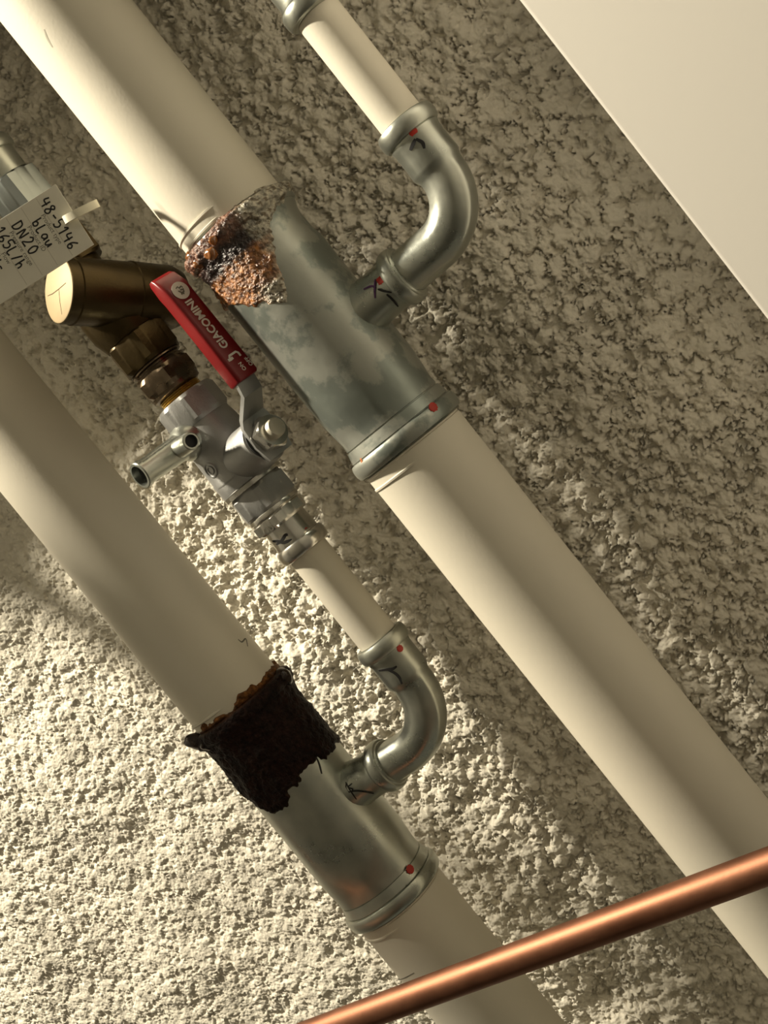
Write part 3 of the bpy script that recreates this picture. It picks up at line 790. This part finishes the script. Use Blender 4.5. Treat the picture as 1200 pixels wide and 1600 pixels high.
# ================================================================== tag and tie
TDEP = 606.0
ca, cb = at_depth(87, 288, TDEP), at_depth(147, 382, TDEP)
tu = cb-ca; TW = np.linalg.norm(tu); tu /= TW                      # reading direction
tdn = at_depth(87-92, 288+40, TDEP)-ca; tn_ = np.cross(tu, tdn); tn_ /= np.linalg.norm(tn_)
if tn_@(CAM-ca) < 0: tn_ = -tn_
td = np.cross(tu, tn_); td = td if td@tdn > 0 else -td              # down the tag
TLn = 62.0
tc_ = ca+tu*TW/2+td*TLn/2
TG = thing('paper_tag', 'handwritten paper tag hanging at the left edge', 'tag', ca+td*TLn)
card = build('card', rbox(tc_, tu, td, tn_, TW/2, TLn/2, 0.25, bev=0.1, seg=1), 'paper', TG)
TPt = lambda a, b: ca+tu*a+td*b+tn_*0.25
# handwriting strokes on a 1 x 1.4 grid, y down
G = {'4': [[(0.1, 0), (0, 0.7), (0.75, 0.75)], [(0.6, 0.15), (0.55, 1.4)]],
     '8': [[(0.7, 0.2), (0.35, 0), (0.1, 0.3), (0.6, 0.8), (0.65, 1.2), (0.3, 1.4), (0.05, 1.15), (0.25, 0.75), (0.7, 0.2)]],
     '-': [[(0.1, 0.75), (0.7, 0.7)]],
     '5': [[(0.8, 0), (0.15, 0.05), (0.1, 0.6), (0.55, 0.6), (0.7, 1.0), (0.4, 1.4), (0, 1.3)]],
     '1': [[(0.1, 0.4), (0.45, 0), (0.4, 1.4)]],
     '6': [[(0.6, 0), (0.15, 0.6), (0.1, 1.2), (0.4, 1.4), (0.65, 1.1), (0.4, 0.8), (0.1, 1.0)]],
     'b': [[(0.1, 0), (0.1, 1.35)], [(0.1, 0.9), (0.4, 0.7), (0.65, 1.0), (0.5, 1.35), (0.1, 1.3)]],
     'L': [[(0.15, 0), (0.1, 1.35), (0.65, 1.35)]],
     'a': [[(0.65, 0.75), (0.3, 0.6), (0.05, 1.0), (0.25, 1.35), (0.6, 1.1), (0.65, 0.7), (0.7, 1.4)]],
     'u': [[(0.05, 0.65), (0.1, 1.25), (0.4, 1.35), (0.65, 0.65)], [(0.65, 0.65), (0.7, 1.4)]],
     'D': [[(0.1, 0), (0.1, 1.4)], [(0.05, 0.05), (0.6, 0.2), (0.75, 0.8), (0.5, 1.3), (0.1, 1.4)]],
     'N': [[(0.05, 1.4), (0.1, 0.1), (0.65, 1.35), (0.7, 0)]],
     '2': [[(0.05, 0.3), (0.35, 0), (0.65, 0.3), (0.4, 0.85), (0.05, 1.35), (0.75, 1.35)]],
     '0': [[(0.4, 0), (0.08, 0.5), (0.2, 1.25), (0.55, 1.3), (0.72, 0.6), (0.4, 0)]],
     '/': [[(0.6, 0), (0.15, 1.4)]],
     'h': [[(0.1, 0), (0.1, 1.4)], [(0.1, 0.95), (0.4, 0.7), (0.6, 0.95), (0.6, 1.4)]],
     'c': [[(0.6, 0.7), (0.2, 0.7), (0.1, 1.1), (0.5, 1.4)]]}
def hand(txt, x0, y0, w_, adv):
    gs = []
    for i, ch in enumerate(txt):
        if ch == ' ' : continue
        for st in G[ch]:
            pts = smooth_poly([(x0+i*adv+a*w_, y0+b*w_+0.15*math.sin(i*2.1)) for a, b in st], 4) if len(st) > 2 else [V(x0+i*adv+a*w_, y0+b*w_) for a, b in st]
            P_ = [TPt(p[0], p[1]) for p in pts]
            gs.append(ribbon(P_, [tn_]*len(P_), 0.75, lift=0.08, taper=False))
    return join(*gs)
u_ = TW/34.0
rows = [(6.0, '48-5146', 3.4, 3.7, 3.95), (14.2, 'bLau', 9.4, 3.7, 3.7), (22.8, 'DN20', 5.4, 3.9, 4.5), (31.4, '165L/h', 3.2, 3.8, 3.7), (40.2, '4c', 14.0, 3.8, 4.0)]
for y_, t_, x_, w_, a_ in rows:
    build('handwriting', hand(t_, x_*u_, y_, w_, a_), 'ink', card, smooth=None, label='black handwritten line')
for y_, t_ in ((13.0, 'Product type'), (21.4, 'Product ID'), (30.0, 'Pressure range'), (38.6, 'Flow')):
    build('printed_word', text_geo(t_, 3.1, TPt(TW*0.5, y_), tu, -td, tn_, extr=0.05), 'print_grey', card, smooth=None, label='small printed word')
    build('printed_rule', ribbon([TPt(1.0, y_-1.6), TPt(TW-1.0, y_-1.6)], [tn_]*2, 0.22, lift=0.06, taper=False), 'rule', card, smooth=None)
def tie():
    a, b = at_depth(105, 342, TDEP-2.0), at_depth(150, 319, TDEP+2)
    c_ = at_depth(158, 312, TDEP+26)
    pts = smooth_poly([tuple(at_depth(112, 352, TDEP+4)), tuple(at_depth(102, 345, TDEP+0.5)), tuple(at_depth(106, 341, TDEP-2.5)), tuple(at_depth(125, 331, TDEP-3.0)), tuple(b), tuple(at_depth(150, 319, TDEP+9))], 6)
    wd = at_depth(112, 350, TDEP)-at_depth(106, 338, TDEP); wd /= np.linalg.norm(wd)
    vs_, fs = [], []
    for i, p in enumerate(pts):
        t = pts[min(i+1, len(pts)-1)]-pts[max(i-1, 0)]; t /= np.linalg.norm(t)
        nn = np.cross(t, wd); nn /= np.linalg.norm(nn); sd = np.cross(nn, t)
        for su, sv in ((-1, -1), (1, -1), (1, 1), (-1, 1)): vs_.append(p+sd*1.9*su+nn*0.7*sv)
    for i in range(len(pts)-1):
        for j in range(4): fs.append([4*i+j, 4*i+(j+1) % 4, 4*i+4+(j+1) % 4, 4*i+4+j])
    fs.append([3, 2, 1, 0]); e_ = 4*(len(pts)-1); fs.append([e_, e_+1, e_+2, e_+3])
    return vs_, fs
build('cable_tie', tie(), 'nylon', base=at_depth(125, 331, TDEP), smooth=50, label='cream nylon cable tie through the paper tag', cat='cable tie')

# ================================================================== copper tube
ca_, cb_ = at_depth(600, 1574, 640), at_depth(1180, 1361, 533)
cdir = cb_-ca_; cl = np.linalg.norm(cdir); cdir /= cl
c0 = ca_-cdir*420; ctot = cl+800
build('copper_tube', lathe(c0, cdir, [(ctot*i/30, 7.5) for i in range(31)], n=48), 'copper', base=c0, label='bare copper tube crossing in front of both thick pipes', cat='pipe')

# ================================================================== white cabinet
pz = (at_y(822, 0, -140)[2]+at_y(1200, 521, -140)[2])/2
print('panel z', at_y(822, 0, -140), at_y(1200, 521, -140))
cx0, cx1, ctop = -325.0, 900.0, pz+620
CB = thing('wall_cabinet', 'plain white lacquered cabinet in the upper right corner', 'cabinet', ((cx0+cx1)/2, -70, pz))
SL = math.radians(14)                                   # the front leans out over the pipes
fz = V(0, -math.sin(SL), math.cos(SL)); fy = V(0, math.cos(SL), math.sin(SL)); hl = 300.0
fc = V((cx0+cx1)/2, -140, pz)+fz*hl+fy*8
build('front_panel', rbox(fc, V(1, 0, 0), fy, fz, (cx1-cx0)/2, 8, hl, bev=2.2, seg=5), 'panel', CB, smooth=30)
build('carcass', rbox(V((cx0+cx1)/2, -64, pz+hl*0.95), V(1, 0, 0), V(0, 1, 0), V(0, 0, 1), (cx1-cx0)/2-10, 56, hl*0.95-6, bev=1.0, seg=2), 'panel', CB, smooth=30)
